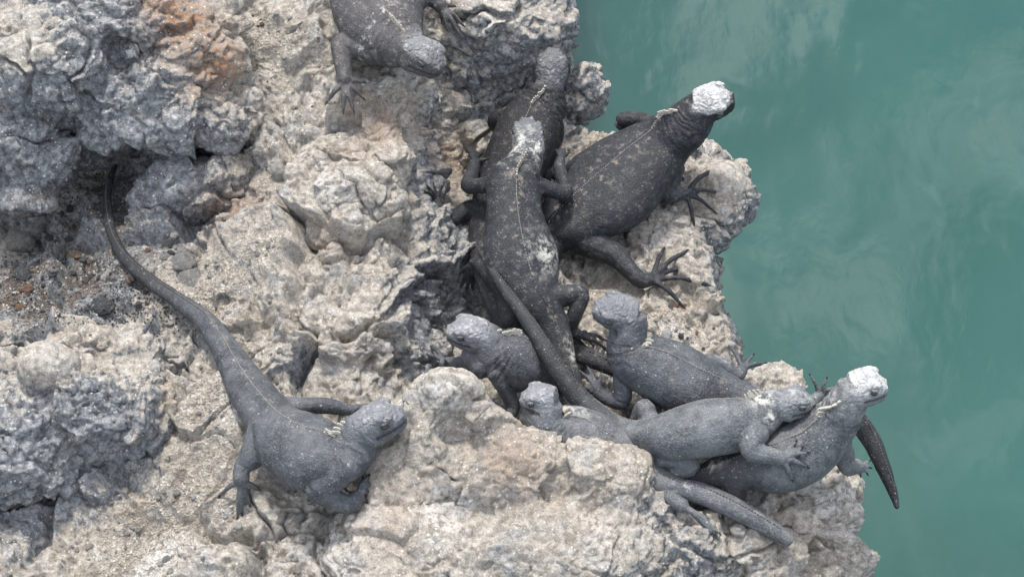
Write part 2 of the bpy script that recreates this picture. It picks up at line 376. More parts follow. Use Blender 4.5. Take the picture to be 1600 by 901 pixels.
# ------------------------------------------------------------------ rocks that stand out of the ledge
def rock(name, label, blobs, vox=.0035, amp=1.0, sm=0.0, dp=0.0, cat='rock', group=None, fine=1.0):
    Vs, Fs, n = [], [], 0
    base = np.mean([P(*b[:3]) for b in blobs], 0)
    for b in blobs:
        V = ICO3[0] * (np.array(b[3:6]) * MM) + P(*b[:3]); Vs.append(V); Fs += [[i + n for i in f] for f in ICO3[1]]; n += len(V)
    m = remesh(np.concatenate(Vs), Fs, vox, 6)
    V = verts(m); N = norms(m)
    V = V + N * rough(V + .37, N, amp, sm, 0, fine)[:, None]
    setv(m, V); paint(m, V, norms(m), dp)
    setv(m, V - base)
    o = link(name, m, ROCK, loc=base)
    return tag(o, label, cat, group)
ROCKS = [
 ('rock_outcrop', 'dark blue-grey overhanging crag with a rust-stained top edge, at the upper left', [(235,150,.17,135,90,85),(345,165,.15,75,75,62),(80,100,.22,140,95,110),(35,235,.1,80,80,95),(300,55,.24,95,90,70),(150,20,.28,200,90,70)], 1.1, .1, -.15),
 ('boulder', 'blocky grey boulder lying under the dark overhang, beside the thin tail tip', [(285,300,.03,85,50,62),(245,315,.02,50,45,50),(345,290,.03,40,35,38)], .75, .2, -.05),
 ('boulder', 'smooth rounded pale boulder on top of the lower-left crag', [(76,574,.13,46,38,36)], .35, .8, .3),
 ('rock_outcrop', 'pitted dark crag below the rounded pale boulder at the lower left', [(130,650,.02,135,85,95),(35,690,.01,110,100,100),(220,620,.02,60,70,70),(5,590,.06,60,50,55),(150,555,.06,110,45,45)], 1.0, .1, -.04),
 ('boulder', 'wedge-shaped pale boulder standing out of the middle of the ridge', [(550,312,.15,78,58,66),(605,268,.15,46,46,56),(528,355,.12,50,46,46),(590,340,.12,50,40,66)], .8, .2, .1),
 ('boulder', 'large pinkish pale boulder in the foreground, below the left-facing lizards', [(702,650,.13,60,50,78),(664,695,.10,60,56,72),(755,690,.10,58,48,62),(630,745,.06,80,70,72),(785,745,.05,100,80,84),(930,755,.05,92,66,66),(1015,795,.0,52,60,56),(860,850,.0,170,110,78),(650,860,.0,140,110,76)], .85, .35, .2),
 ('boulder', 'overhanging knobbly boulder with a smooth tan dome under the white-capped large lizard', [(1095,312,-.02,78,85,62),(1160,300,-.02,26,50,48),(1045,345,-.01,60,60,46),(1075,250,-.01,42,40,40)], .8, .1, .0),
 ('boulder', 'smooth tan dome of rock beside the splayed front foot of the largest lizard', [(1128,290,.02,42,48,36)], .35, .8, .4),
 ('boulder', 'grey knobbly lump of rock jutting over the water beside the back lizard', [(912,132,.05,36,34,44),(930,145,.03,26,28,38),(900,160,.02,30,30,34)], .8, 0, .0),
 ('rock_outcrop', 'dark craggy block with a pale top behind the back lizard at the upper edge', [(790,45,.16,100,75,95),(735,110,.09,50,45,70),(845,18,.19,46,54,50),(805,110,.06,45,35,60)], 1.0, .1, -.12),
 ('boulder', 'pale crusted boulder under the white-headed lizard at the water edge', [(1275,805,-.05,78,55,46),(1300,775,-.06,48,50,44),(1210,800,-.04,60,40,38),(1290,870,-.13,70,60,60)], .85, .1, .3),
 ('boulder', 'pale white-crusted rock behind the head resting on its neighbour', [(1215,612,-.03,50,40,36),(1175,625,-.03,40,32,30)], .8, .1, .35),
 ('boulder', 'low grey rock with a ragged edge beneath the blunt tail', [(1130,850,-.03,80,45,40),(1200,880,-.06,70,50,40),(1060,860,-.02,60,50,46)], .9, 0, 0),
]
for nme, lab, blobs, amp, sm, dp in ROCKS: rock(nme, lab, blobs, amp=amp, sm=sm, dp=dp, fine=.22 if dp < -.05 else .8)
print('rocks', time.time() - T0)

# ------------------------------------------------------------------ water
wm = mesh_np('sea', [(-300, -300, WATER_Z), (300, -300, WATER_Z), (300, 300, WATER_Z), (-300, 300, WATER_Z)], [(0, 1, 2, 3)])
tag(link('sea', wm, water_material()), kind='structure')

# ------------------------------------------------------------------ marine iguanas
def crom(pts, step):
    """smooth path through control rows (any width), about `step` metres apart"""
    p = np.asarray(pts, float); p = np.vstack([2 * p[0] - p[1], p, 2 * p[-1] - p[-2]]); o = []
    for i in range(1, len(p) - 2):
        n = max(2, int(np.linalg.norm(p[i + 1, :3] - p[i, :3]) / step))
        for t in np.arange(n) / n:
            a, b, c, d = p[i - 1:i + 3]
            o.append(.5 * (2 * b + (c - a) * t + (2 * a - 5 * b + 4 * c - d) * t * t + (3 * b - a - 3 * c + d) * t ** 3))
    o.append(p[-2]); return np.array(o)
def unit(v): return v / (np.linalg.norm(v) + 1e-9)
def frames(p, up):
    t = np.gradient(p, axis=0); t /= np.linalg.norm(t, axis=1)[:, None] + 1e-9
    u = np.array([unit(v - (v @ a) * a) for v, a in zip(up, t)]); return t, np.cross(t, u), u
class Shell:
    def __init__(s): s.V, s.F, s.n = [], [], 0
    def add(s, V, F): s.V.append(V); s.F += [[i + s.n for i in f] for f in F]; s.n += len(V)
    def loft(s, rings):
        k = len(rings[0]); n = len(rings); V = np.concatenate(rings + [rings[0].mean(0)[None], rings[-1].mean(0)[None]])
        F = [[i * k + j, i * k + (j + 1) % k, (i + 1) * k + (j + 1) % k, (i + 1) * k + j] for i in range(n - 1) for j in range(k)]
        F += [[n * k, (j + 1) % k, j] for j in range(k)] + [[n * k + 1, (n - 1) * k + j, (n - 1) * k + (j + 1) % k] for j in range(k)]
        s.add(V, F)
    def tube(s, pts, seg=10):
        q = crom(pts, .005); p, r = q[:, :3], np.maximum(q[:, 3], .0012); t, a, u = frames(p, np.repeat([[.13, .21, .97]], len(p), 0))
        an = np.arange(seg) / seg * 2 * np.pi
        R0 = [p[i] + r[i] * (np.cos(an)[:, None] * a[i] + np.sin(an)[:, None] * u[i]) for i in range(len(p))]
        s.loft([p[0] - t[0] * r[0] * .5 + (R0[0] - p[0]) * .6] + R0 + [p[-1] + t[-1] * r[-1] * .5 + (R0[-1] - p[-1]) * .6])
    def ball(s, c, ax, rad):
        s.add((ICO2[0] * rad) @ np.array(ax) + c, ICO2[1])
AN = np.arange(28) / 28 * 2 * np.pi
def section(p, a, u, hw, ht, hb, e=2.3, ridge=0.0):
    c, sn = np.cos(AN), np.sin(AN); x = np.sign(c) * np.abs(c) ** (2 / e); y = np.sign(sn) * np.abs(sn) ** (2 / e)
    y = np.where(y > 0, y * ht, y * hb) + ridge * np.exp(-((AN - np.pi / 2) / .22) ** 2)
    return p + (x * hw)[:, None] * a + y[:, None] * u
# occiput .. snout: half width, top, bottom, as fractions of the head's half width
HEADP = np.array([(-.25,.78,.70,.80),(.0,.96,.86,.88),(.18,1.02,.94,.86),(.36,1.0,.97,.78),(.52,.91,.93,.72),(.68,.77,.76,.64),(.82,.63,.58,.56),(.93,.47,.40,.44),(1.0,.24,.14,.24)])
def skin_material(name, dark, grey, cap, blotch, dust, tail=.8):
    k = NT(name); co = k.co(); head, dors, rim, mou = k.at('head'), k.at('dorsal'), k.at('rim'), k.at('mouth')
    n1 = k.noise(co, 16, 5, .6); n2 = k.noise(co, 70, 5, .65); n3 = k.noise(co, 300, 3, .6)
    col = k.mix(k.step(k.math('ADD', k.math('MULTIPLY', n1, .6), k.math('MULTIPLY', n2, .4)), .36, .62), dark, grey)
    col = k.mix(k.step(n3, .35, .75, .35), col, tuple(x * 1.9 + .01 for x in grey))
    col = k.mix(k.math('MULTIPLY', k.at('tail'), tail), col, k.mix(n2, (.013, .014, .016), (.042, .043, .046)))
    bl = k.math('MULTIPLY', k.math('ADD', dors, .25), k.step(n2, .53, .66))
    col = k.mix(k.math('MULTIPLY', bl, blotch), col, (.20, .165, .135))
    # dried salt: fine specks all over, larger scuffs here and there
    v = k.vor(co, 82); sp = k.math('MULTIPLY', k.step(v, .20, .10), k.step(k.noise(co, 38, 2), .46, .56))
    sp = k.math('MULTIPLY', sp, k.step(n3, .40, .62)); col = k.mix(k.math('MULTIPLY', sp, min(1.0, dust * .75)), col, (.42, .42, .41))
    v3 = k.vor(co, 190); sp3 = k.math('MULTIPLY', k.step(v3, .26, .12), k.step(n2, .46, .58)); col = k.mix(k.math('MULTIPLY', sp3, min(1.0, dust * .6)), col, (.34, .345, .34))
    vb = k.vor(co, 105); sb = k.math('MULTIPLY', k.step(vb, .30, .15), k.step(k.noise(co, 30, 2), .48, .58))
    col = k.mix(k.math('MULTIPLY', sb, blotch * .6), col, (.17, .14, .115))
    sc = k.math('MULTIPLY', k.step(k.noise(co, 11, 3), .60, .72), k.step(n2, .5, .64))
    col = k.mix(k.math('MULTIPLY', sc, dust * .6), col, (.42, .43, .43))
    # sneezed salt crust on the head, thickest on the crown
    sv = k.vor(co, 95, 'DISTANCE_TO_EDGE'); crust = k.math('ADD', n2, k.math('MULTIPLY', k.step(sv, .0, .25), .10))
    col = k.mix(k.math('MULTIPLY', head, .55 * cap + .10), col, (.36, .365, .385))
    hf = k.math('MULTIPLY', k.step(head, .30, .75), k.step(crust, .70 - .34 * cap, .90 - .30 * cap)); hf = k.math('MULTIPLY', hf, min(1.0, .35 + .65 * cap))
    col = k.mix(hf, col, k.mix(n3, (.30, .30, .29), (.54, .54, .52)))
    rf = k.math('MULTIPLY', rim, k.step(n2, .42, .6)); col = k.mix(rf, col, (.66, .64, .58))
    col = k.mix(k.math('MULTIPLY', mou, .8), col, (.025, .025, .028))
    k.lk(col, k.b.inputs['Base Color'])
    k.b.inputs['Roughness'].default_value = .62; k.b.inputs['Specular IOR Level'].default_value = .32
    # beaded scales, coarse knobs on the crown
    b = k.bump(k.vor(co, 330), .0018, .55)
    b = k.bump(k.math('MULTIPLY', k.step(sv, 0, .35), k.at('crown')), .0022, .8, b)
    b = k.bump(k.noise(co, 95, 4, .6), .0016, .4, b)
    k.lk(b, k.b.inputs['Normal'])
    return k.m
def plain(name, col, rough=.6, spec=.4):
    k = NT(name); n = k.noise(k.co(), 160, 4)
    k.lk(k.mix(n, tuple(c * .7 for c in col), tuple(min(.85, c * 1.25) for c in col)), k.b.inputs['Base Color'])
    k.b.inputs['Roughness'].default_value = rough; k.b.inputs['Specular IOR Level'].default_value = spec; return k.m
CREST = plain('pale_spines', (.40, .375, .32), .7); CRESTD = plain('dark_spines', (.10, .10, .105), .6)
CRESTM = plain('back_spines', (.24, .23, .21), .7)
EYE = plain('dark_eye', (.022, .018, .016), .12, .6); CLAW = plain('claw_horn', (.03, .03, .032), .4)
LID = plain('eyelid_skin', (.16, .165, .18), .6)

def px3(q): return P(q[0], q[1], q[2])
def iguana(label, spine, head, limbs, skin, up=(0, 0, 1), crest=(.0, .12, 1.0), hup=None, belly=1.0, neck_crest=True, vox=.0021, flank=1.0, rim=(), nup=None, tail=1.0, crownonly=0.0, dewlap=(), tshift=0.0):
    S = Shell(); up = np.array(up, float)
    for b in dewlap: S.ball(P(*b[:3]), np.eye(3), np.array(b[3:6]) * MM)
    rows = np.array([list(px3(q)) + [q[3] * MM * 1.07 * (flank if i > 1 else 1), q[4] * MM * 1.07] for i, q in enumerate(spine)])
    # head
    O, Sn, hw = px3(head[0]), px3(head[1]), head[2] * MM * 1.10
    ha = unit(Sn - O); hl = np.linalg.norm(Sn - O); hu0 = np.array(hup if hup is not None else up, float)
    hu = unit(hu0 - (hu0 @ ha) * ha); hs = np.cross(ha, hu)
    tq = np.linspace(-.25, 1, 26)
    S.loft([section(O + ha * hl * t, hs, hu, *(hw * np.array([np.interp(t, HEADP[:, 0], HEADP[:, j]) for j in (1, 2, 3)])), 2.5) for t in tq])
    for sgn in (-1, 1):
        S.ball(O + ha * hl * .46 + hs * sgn * hw * .70 + hu * hw * .62, (ha, hs, hu), np.array([.30 * hl, hw * .26, hw * .24]))   # brow
        S.ball(O + ha * hl * .12 + hs * sgn * hw * .74 - hu * hw * .25, (ha, hs, hu), np.array([.27 * hl, hw * .36, hw * .48]))   # jowl
        S.ball(O + ha * hl * .90 + hs * sgn * hw * .30 + hu * hw * .26, (ha, hs, hu), np.array([.10 * hl, hw * .18, hw * .16]))   # nostril bump
    # trunk and tail
    q = crom(np.vstack([np.concatenate([O, [hw * .92, hw * .86]]), rows]), .006)
    p, W, Hh = q[:, :3], np.maximum(q[:, 3], .0022), np.maximum(q[:, 4], .0022)
    s = np.concatenate([[0], np.cumsum(np.linalg.norm(np.diff(p, axis=0), axis=1))])
    kb = (1 - sst(.03, .085, s))[:, None] if nup is not None else np.zeros((len(s), 1))
    t, a, u = frames(p, up[None] * (1 - kb) + (np.array(nup, float)[None] * kb if nup is not None else 0))
    S.loft([section(p[i], a[i], u[i], W[i], Hh[i], Hh[i] * .9 * belly, 2.15, Hh[i] * .06 + .0012) for i in range(len(p))])
    claws = Shell()
    for L in limbs:
        pts = np.array([list(px3(x)) + [x[3] * MM] for x in L['j']]); S.tube(pts, 12)
        palm = pts[-1, :3]; pr = pts[-1, 3]
        if not L.get('f'): continue
        k = len(L['f']); fw = L.get('fw', 3.9)
        tips = []
        for f in L['f']:
            if len(f) > 2: tip = P(*f[:3]); nrm = np.array([0, 0, 1.0])
            else:
                tip, nrm = hit(f[0], f[1], L['j'][-1][2])
                if np.linalg.norm(tip - palm) > .115: tip = palm + unit(tip - palm) * .085   # reached past a ledge
                tip = tip + nrm * fw * MM * .6
            tips.append((tip, nrm))
        for tip, nrm in tips:
            d = tip - palm; b0 = palm + unit(d) * pr * .35; ln = np.linalg.norm(d); lift = np.array([0, 0, 1.0])
            pts = [np.append(b0, min(fw * 1.25 * MM, pr)), np.append(palm + d * .40 + lift * ln * .10, fw * 1.02 * MM), np.append(palm + d * .58 + lift * ln * .11, fw * .98 * MM), np.append(palm + d * .78 + lift * ln * .05, fw * .84 * MM), np.append(tip, fw * .62 * MM)]
            S.tube(np.array(pts), 8)
            e = unit(d - .35 * ln * lift); q0 = tip + e * .001; cs = np.cross(e, [0, 0, 1.0]); cs = unit(cs); cu = np.cross(cs, e); r = fw * .52 * MM; L2 = fw * 2.0 * MM
            rg = [q0 + r * f0 * (math.cos(x) * cs + math.sin(x) * cu) for f0, sh in ((1, 0),) for x in np.arange(5) * 1.2566]
            rg2 = [q0 + e * L2 * .6 + cu * r * .25 + r * .6 * (math.cos(x) * cs + math.sin(x) * cu) for x in np.arange(5) * 1.2566]
            V = np.array(rg + rg2 + [q0 + e * L2 - cu * r * .5])
            claws.add(V, [[j, (j + 1) % 5, 5 + (j + 1) % 5] for j in range(5)] + [[j, 5 + (j + 1) % 5, 5 + j] for j in range(5)] + [[5 + j, 5 + (j + 1) % 5, 10] for j in range(5)])
    m = remesh(np.concatenate(S.V), S.F, vox, 4)
    V = verts(m).astype(float); N = norms(m)
    # where each point lies along the animal
    idx = np.empty(len(V), int)
    for i in range(0, len(V), 8000): idx[i:i + 8000] = ((V[i:i + 8000, None] - p[None]) ** 2).sum(-1).argmin(1)
    rel = V - p[idx]; lat = (rel * a[idx]).sum(1) / W[idx]; hgt = (rel * u[idx]).sum(1) / Hh[idx]; sv = s[idx]
    nose = (V - O) @ ha / hl; hx = (V - O) @ hs / hw; hz = (V - O) @ hu / hw
    hd = sst(-.55, -.05, nose) * (np.abs(hx) < 1.5) * (np.abs(hz) < 1.6) * (nose < 1.4)
    on_trunk = (np.abs(lat) < 1.25) & (np.abs(hgt) < 1.3)
    slen = s[-1]; neck = .05; sh = head[3] if len(head) > 3 else .10
    # loose skin: folds round the neck and shoulders, crinkles on the flanks
    wv = V + .012 * np.stack([fbm(V * 30, 2, 1), fbm(V * 30, 2, 2), fbm(V * 30, 2, 9)], 1)
    fo = np.sin((sv + .012 * fbm(V * 28, 2, 4)) * 2 * np.pi / .0125) * np.exp(-((sv - .045) / .032) ** 2) * on_trunk * (1 - hd)
    d = .0012 * fo + .0005 * fbm(wv * 90, 3, 21, .6, True) * (1 - hd) + .0016 * fbm(V * 22, 3, 12)
    mouth = np.exp(-((hz + .20 - .10 * nose) / .085) ** 2) * (nose > .22) * (nose < 1.05) * hd
    d -= .0032 * mouth
    g1, g2 = worley(V / .0085, 500); d += hd * (.0009 * sst(.0, .45, g2 - g1) - .0004)
    crown = hd * sst(.1, .6, hz)
    eyesock = np.zeros(len(V))
    for sgn in (-1, 1):
        ec = O + ha * hl * .50 + hs * sgn * hw * .93 + hu * hw * .30
        eyesock += np.exp(-((V - ec) ** 2).sum(1) / (.0085 ** 2))
    d -= .0022 * eyesock
    V2 = V + N * d[:, None]
    rimv = np.zeros(len(V))
    for c in rim:
        rimv += c[4] * np.exp(-((V - P(*c[:3])) ** 2).sum(1) / (c[3] * MM) ** 2)
    base = p[min(len(p) - 1, len(p) // 3)].copy(); base[2] -= .04
    setv(m, V2 - base); smooth(m)
    capz = hd * np.clip(.25 * (1 - crownonly) + (.75 + .25 * crownonly) * sst(-.15 + .45 * crownonly, .55 + .12 * crownonly, hz + .12 * crownonly * fbm(V * 60, 2, 31)), 0, 1) * (1 - .85 * np.clip(eyesock, 0, 1)) * (1 - .8 * mouth)
    attr(m, 'tail', sst(.42 - tshift, .74 - tshift * 2, sv / slen) * (nose < -.6)); attr(m, 'head', np.clip(capz, 0, 1)); attr(m, 'crown', crown)
    attr(m, 'dorsal', np.clip(np.exp(-(lat / .30) ** 2) * (hgt > .3) * on_trunk * (1 - hd), 0, 1)); attr(m, 'rim', np.clip(rimv, 0, 1)); attr(m, 'mouth', np.clip(mouth, 0, 1))
    root = bpy.data.objects.new('marine_iguana', None); C.objects.link(root); root.location = base; root.empty_display_size = .05
    tag(root, label, 'iguana', 'marine iguanas basking on the rock')
    mat = skin_material('iguana_skin', *skin, tail)
    link('body', m, mat, root)
    # dorsal spines
    for nm, s0, s1, hgt0, gap, mt, on in (('neck_crest', head[4] if len(head) > 4 else .018, (head[4] if len(head) > 4 else .018) + .052, .0125, .0056, CREST, neck_crest), ('back_crest', .070, slen * .48, .0026, .0042, CRESTM, True), ('tail_crest', slen * .48, slen * .95, .0034, .0058, CRESTD, True)):
        if not on: continue
        K = Shell()
        for sx in np.arange(s0, s1, gap):
            i = int(np.searchsorted(s, sx)); i = min(max(i, 1), len(s) - 2); fr = (sx - s[i - 1]) / (s[i] - s[i - 1] + 1e-9)
            c0 = p[i - 1] * (1 - fr) + p[i] * fr; top = c0 + u[i] * (Hh[i] * 1.06 + .0008)
            if nm == 'neck_crest': hh = hgt0 * (.55 + .45 * math.sin(math.pi * (sx - s0) / (s1 - s0))) * (.8 + .4 * ((sx * 7919) % 1))
            else: hh = hgt0 * (.7 + .5 * ((sx * 6131) % 1)) * min(1, .45 + Hh[i] / .012)
            bk = t[i]; w2 = gap * .46; wl = .0027 if nm == 'neck_crest' else .0011
            b = top - u[i] * .004
            K.add(np.array([b - bk * w2 - a[i] * wl, b + bk * w2 - a[i] * wl, b + bk * w2 + a[i] * wl, b - bk * w2 + a[i] * wl,
                            b + u[i] * (hh * .75 + .004) - bk * w2 * .5 - a[i] * wl * .5, b + u[i] * (hh * .75 + .004) + bk * w2 * .6 - a[i] * wl * .5, b + u[i] * (hh * .75 + .004) + bk * w2 * .6 + a[i] * wl * .5, b + u[i] * (hh * .75 + .004) - bk * w2 * .5 + a[i] * wl * .5,
                            b + u[i] * (hh + .004) + bk * w2 * .8]), [[0, 1, 5, 4], [1, 2, 6, 5], [2, 3, 7, 6], [3, 0, 4, 7], [4, 5, 8], [5, 6, 8], [6, 7, 8], [7, 4, 8]])
        cm = bpy.data.meshes.new(nm); cm.from_pydata([tuple(v) for v in np.concatenate(K.V) - base], [], K.F); cm.update()
        tag(link(nm, cm, mt, root), kind='stuff')
    for sgn in (-1, 1):
        ec = O + ha * hl * .50 + hs * sgn * hw * .86 + hu * hw * .30 - base
        V0 = ICO2[0]; em = mesh_np('eye', (V0 * [hl * .105, hw * .17, hw * .13]) @ np.array([ha, hs, hu]) + ec, ICO2[1]); smooth(em)
        e = link('eye', em, EYE, root)
        # heavy lids above and below the slit
        top = V0[:, 2] > -.05
        for lift, scl in ((.34, (.125, .175, .10)), (-.30, (.115, .165, .07))):
            lm = mesh_np('eyelid', (V0 * [hl * scl[0], hw * scl[1], hw * scl[2]]) @ np.array([ha, hs, hu]) + ec + hu * hw * lift * .5 - hs * sgn * hw * .01, ICO2[1]); smooth(lm)
            link('eyelid', lm, mat, root)
            for nm in ('head', 'crown', 'dorsal', 'rim', 'mouth', 'tail'): attr(lm, nm, np.zeros(len(V0)) + (.35 if nm == 'head' else 0))
    if claws.V:
        cm = bpy.data.meshes.new('claws'); cm.from_pydata([tuple(v) for v in np.concatenate(claws.V) - base], [], claws.F); cm.update()
        tag(link('claws', cm, CLAW, root), kind='stuff')
    bpy.context.view_layer.update()
    return root
#         dark skin            dusty skin           cap  blotch dust
MID = ((.027, .030, .035), (.080, .087, .095)); DARK = ((.0075, .0085, .0108), (.0225, .025, .0300)); BLACK = ((.006, .006, .007), (.014, .014, .0165)); PALE = ((.040, .045, .050), (.122, .131, .138))

iguana('grey iguana alone on the left slope, its long dark tail curving up the rock',
  [(560,683,.165,31,30),(548,700,.15,38,34),(525,712,.135,48,40),(490,711,.125,55,44),(455,690,.12,50,40),(427,660,.11,34,30),(395,617,.085,30,24),(372,580,.075,24,20),(349,540,.075,19,17),(322,503,.07,15,14),(277,469,.06,12,11),(231,437,.045,10.5,10),(195,403,.03,9,9),(174,362,.015,8,8),(167,312,.005,7,7),(172,280,.0,5.5,6),(182,258,-.005,4,4)],
  ((573,667,.185),(634,650,.20),27,.1,.012),
  [dict(j=[(548,722,.165,22),(520,748,.14,19),(495,762,.125,18.5),(520,778,.11,15),(545,788,.10,13),(560,774,.105,10)], f=[(574,745,.115),(580,754,.11),(578,767,.10),(572,784,.09),(566,748,.115)], fw=3.6),
   dict(j=[(414,655,.12,21),(402,685,.11,18),(394,712,.10,19),(379,730,.09,13),(377,752,.08,11)], f=[(343,772),(371,806),(379,800),(391,788),(405,764)]),
   dict(j=[(440,636,.10,16),(480,634,.10,13),(512,634,.10,12.5),(548,640,.085,9),(560,636,.085,7)], f=[(576,631,.085),(582,634,.085)], fw=3.2)],
  (*MID, .36, .35, 1.0), up=(-.1, .25, 1), hup=(-.30, .35, 1))

iguana('black iguana climbing away from the camera, half hidden under the one on its back',
  [(858,136,.16,23,21),(850,160,.14,36,28),(832,190,.12,46,34),(812,235,.10,48,36),(792,290,.08,46,34),(772,345,.06,38,28),(758,392,.045,24,20),(764,440,.035,18,16),(777,482,.03,15,13),(800,525,.02,12,11),(830,565,.01,9,9)],
  ((861,122,.17),(866,75,.205),24,.1,.02),
  [dict(j=[(838,172,.13,17),(800,178,.11,14),(773,188,.09,12.5),(783,205,.06,10),(792,218,.05,8)], f=None),
   dict(j=[(858,178,.13,15),(870,205,.10,12),(864,235,.08,10.5),(852,262,.06,9)], f=[(845,285,.05),(852,290,.05),(860,288,.05),(868,282,.05)]),
   dict(j=[(760,325,.07,18),(728,330,.07,15),(704,346,.06,13),(690,328,.07,10),(682,314,.075,8)], f=[(664,300),(668,292),(678,290),(690,294)], fw=3.3),
   dict(j=[(765,395,.06,18),(790,455,.07,18),(800,490,.075,20),(790,520,.04,12)], f=None)],
  (*BLACK, .30, .5, .35), hup=(0, -.35, 1))

iguana('largest dark iguana stretching its white-capped head out over the water',
  [(1088,178,.19,32,30),(1074,196,.165,39,35),(1040,224,.12,43,38),(988,264,.09,60,42),(940,304,.075,66,42),(892,342,.06,48,34),(855,378,.04,26,22),(846,425,.03,19,17),(862,488,.02,15,14),(900,546,.015,12.5,12),(940,567,.02,11,11),(975,585,.01,9,9),(1005,612,.0,6,6)],
  ((1097,162,.213),(1149,157,.222),26,.1,.03),
  [dict(j=[(1030,205,.10,18),(1000,188,.09,14),(972,190,.085,13),(985,205,.06,10)], f=None),
   dict(j=[(1050,258,.09,22),(1043,282,.08,21),(1036,300,.075,19),(1058,303,.065,14),(1072,302,.06,10)], f=[(1107,270),(1117,331),(1107,322),(1084,347),(1118,300)]),
   dict(j=[(890,365,.05,26),(930,385,.05,21),(960,398,.045,19),(982,420,.04,15),(1002,438,.03,13),(1018,436,.028,10)], f=[(1036,390),(1072,394),(1096,413),(1104,443),(1066,479)], fw=4.2)],
  (*DARK, 1.0, .6, .35), up=(-.05, .1, 1), hup=(-.25, -.35, 1), flank=1.20, crownonly=1)

iguana('slim dark iguana in the middle lying on a black one, pale-grey head pointing up',
  [(824,240,.185,23,22),(816,262,.18,28,25),(805,285,.17,40,30),(803,320,.155,39,33),(806,360,.145,46,36),(814,405,.135,54,36),(824,440,.12,46,32),(838,470,.11,33,26),(858,500,.09,25,20),(872,530,.075,20,17),(885,569,.06,15,14),(904,612,.045,11,11),(935,645,.03,8,8),(975,668,.02,5,5)],
  ((826,232,.19),(823,186,.20),22,.1,.028),
  [dict(j=[(836,288,.16,15),(862,297,.145,12.5),(883,302,.135,12),(880,284,.135,10.5),(874,262,.135,10),(876,250,.135,8)], f=[(870,236,.135),(876,232,.135),(882,233,.135),(888,240,.13)], fw=3.3),
   dict(j=[(778,288,.16,16),(752,290,.14,13),(732,290,.12,12),(738,272,.11,11),(742,256,.10,10)], f=[(718,224),(730,219),(745,226),(756,231),(761,249)], fw=3.6),
   dict(j=[(850,468,.11,20),(880,462,.11,17),(908,461,.11,13),(899,490,.09,12),(891,514,.06,11),(905,524,.05,8)], f=[(921,524),(949,534),(958,556),(945,545),(925,540)], fw=3.3),
   dict(j=[(806,455,.10,18),(776,440,.08,14),(748,412,.05,11),(738,412,.05,8)], f=[(722,446),(729,450),(738,449),(720,425)], fw=3.2)],
  (*DARK, .28, .6, .8), up=(.1, -.15, 1), hup=(.05, -.55, 1), rim=[(812,232,.2,26,.5),(835,228,.21,22,.6),(845,395,.16,26,.45),(862,405,.15,20,.4),(897,560,.07,12,.7),(893,535,.09,10,.6)])

iguana('grey iguana turning its dark rounded head to the left, hind foot splayed behind it',
  [(981,512,.16,25,25),(977,538,.135,30,28),(992,560,.115,38,34),(1040,582,.095,48,40),(1088,604,.08,47,36),(1135,618,.065,32,26),(1180,628,.06,20,18),(1235,640,.03,16,15),(1290,632,.02,14,14),(1330,648,.0,13,14),(1358,682,-.03,13,14),(1380,730,-.06,10,12),(1396,772,-.09,5.5,7),(1402,794,-.1,2.5,3)],
  ((982,492,.18),(926,482,.185),25,.1,.02),
  [dict(j=[(975,566,.10,17),(973,595,.085,14),(972,625,.06,13),(950,622,.045,11),(935,612,.04,10)], f=[(904,578,.025),(918,573,.03),(940,582,.03),(908,606,.02),(916,616,.02)], fw=3.6),
   dict(j=[(1112,585,.075,16),(1107,566,.07,14),(1128,572,.06,13),(1147,588,.045,12),(1160,577,.04,9)], f=[(1138,540),(1160,546),(1176,556),(1193,568)], fw=3.6)],
  (*MID, .26, .4, 1.0), hup=(.1, -.15, 1), nup=(1, .15, .3), tail=1.0)

iguana('small grey iguana with a whitened face looking left, body puffed up round',
  [(760,532,.115,25,26),(772,545,.10,32,34),(795,558,.085,41,42),(818,570,.075,42,40),(842,586,.055,33,30),(862,606,.035,20,18),(885,628,.02,14,13),(910,655,.01,10,10)],
  ((750,522,.125),(697,521,.12),24,.1,.012),
  [dict(j=[(776,580,.09,15),(786,602,.07,12.5),(796,620,.05,11.5),(802,637,.035,10),(794,652,.025,9)], f=[(786,664,.015),(795,668,.015),(804,668,.015)], fw=3.4),
   dict(j=[(745,568,.08,14),(722,568,.06,11),(704,566,.045,9),(696,566,.04,8)], f=[(673,541),(669,556),(674,578),(680,584)], fw=3.3),
   dict(j=[(846,578,.06,18),(862,590,.06,17),(872,605,.045,14),(864,622,.02,10)], f=None)],
  (*MID, .55, .25, .6), up=(.0, .25, 1), hup=(.0, .25, 1), dewlap=[(738,556,.09,17,16,17),(752,572,.08,20,18,20)])

iguana('grey iguana peering left from behind the foreground boulder, blunt thick tail stretching right',
  [(848,650,.12,29,27),(862,672,.09,34,32),(905,680,.07,40,36),(950,702,.06,42,34),(992,730,.05,30,24),(1028,750,.045,20,17),(1062,763,.048,14,14),(1100,772,.046,14.5,14),(1150,795,.042,14,13.5),(1195,820,.034,12,12),(1222,837,.026,10,10.5),(1236,848,.02,7.5,8.5)],
  ((858,625,.145),(812,626,.135),22,.1,.02),
  [dict(j=[(855,690,.07,14),(845,705,.05,11),(835,712,.03,9)], f=None)],
  ((.05, .055, .060), (.125, .13, .137), .36, .2, 1.0), hup=(.0, .3, 1), tail=.0, nup=(1, .7, .4), dewlap=[(828,655,.105,16,16,20),(838,672,.09,18,16,18)], rim=[(905,646,.11,16,.5),(880,636,.11,14,.5)])

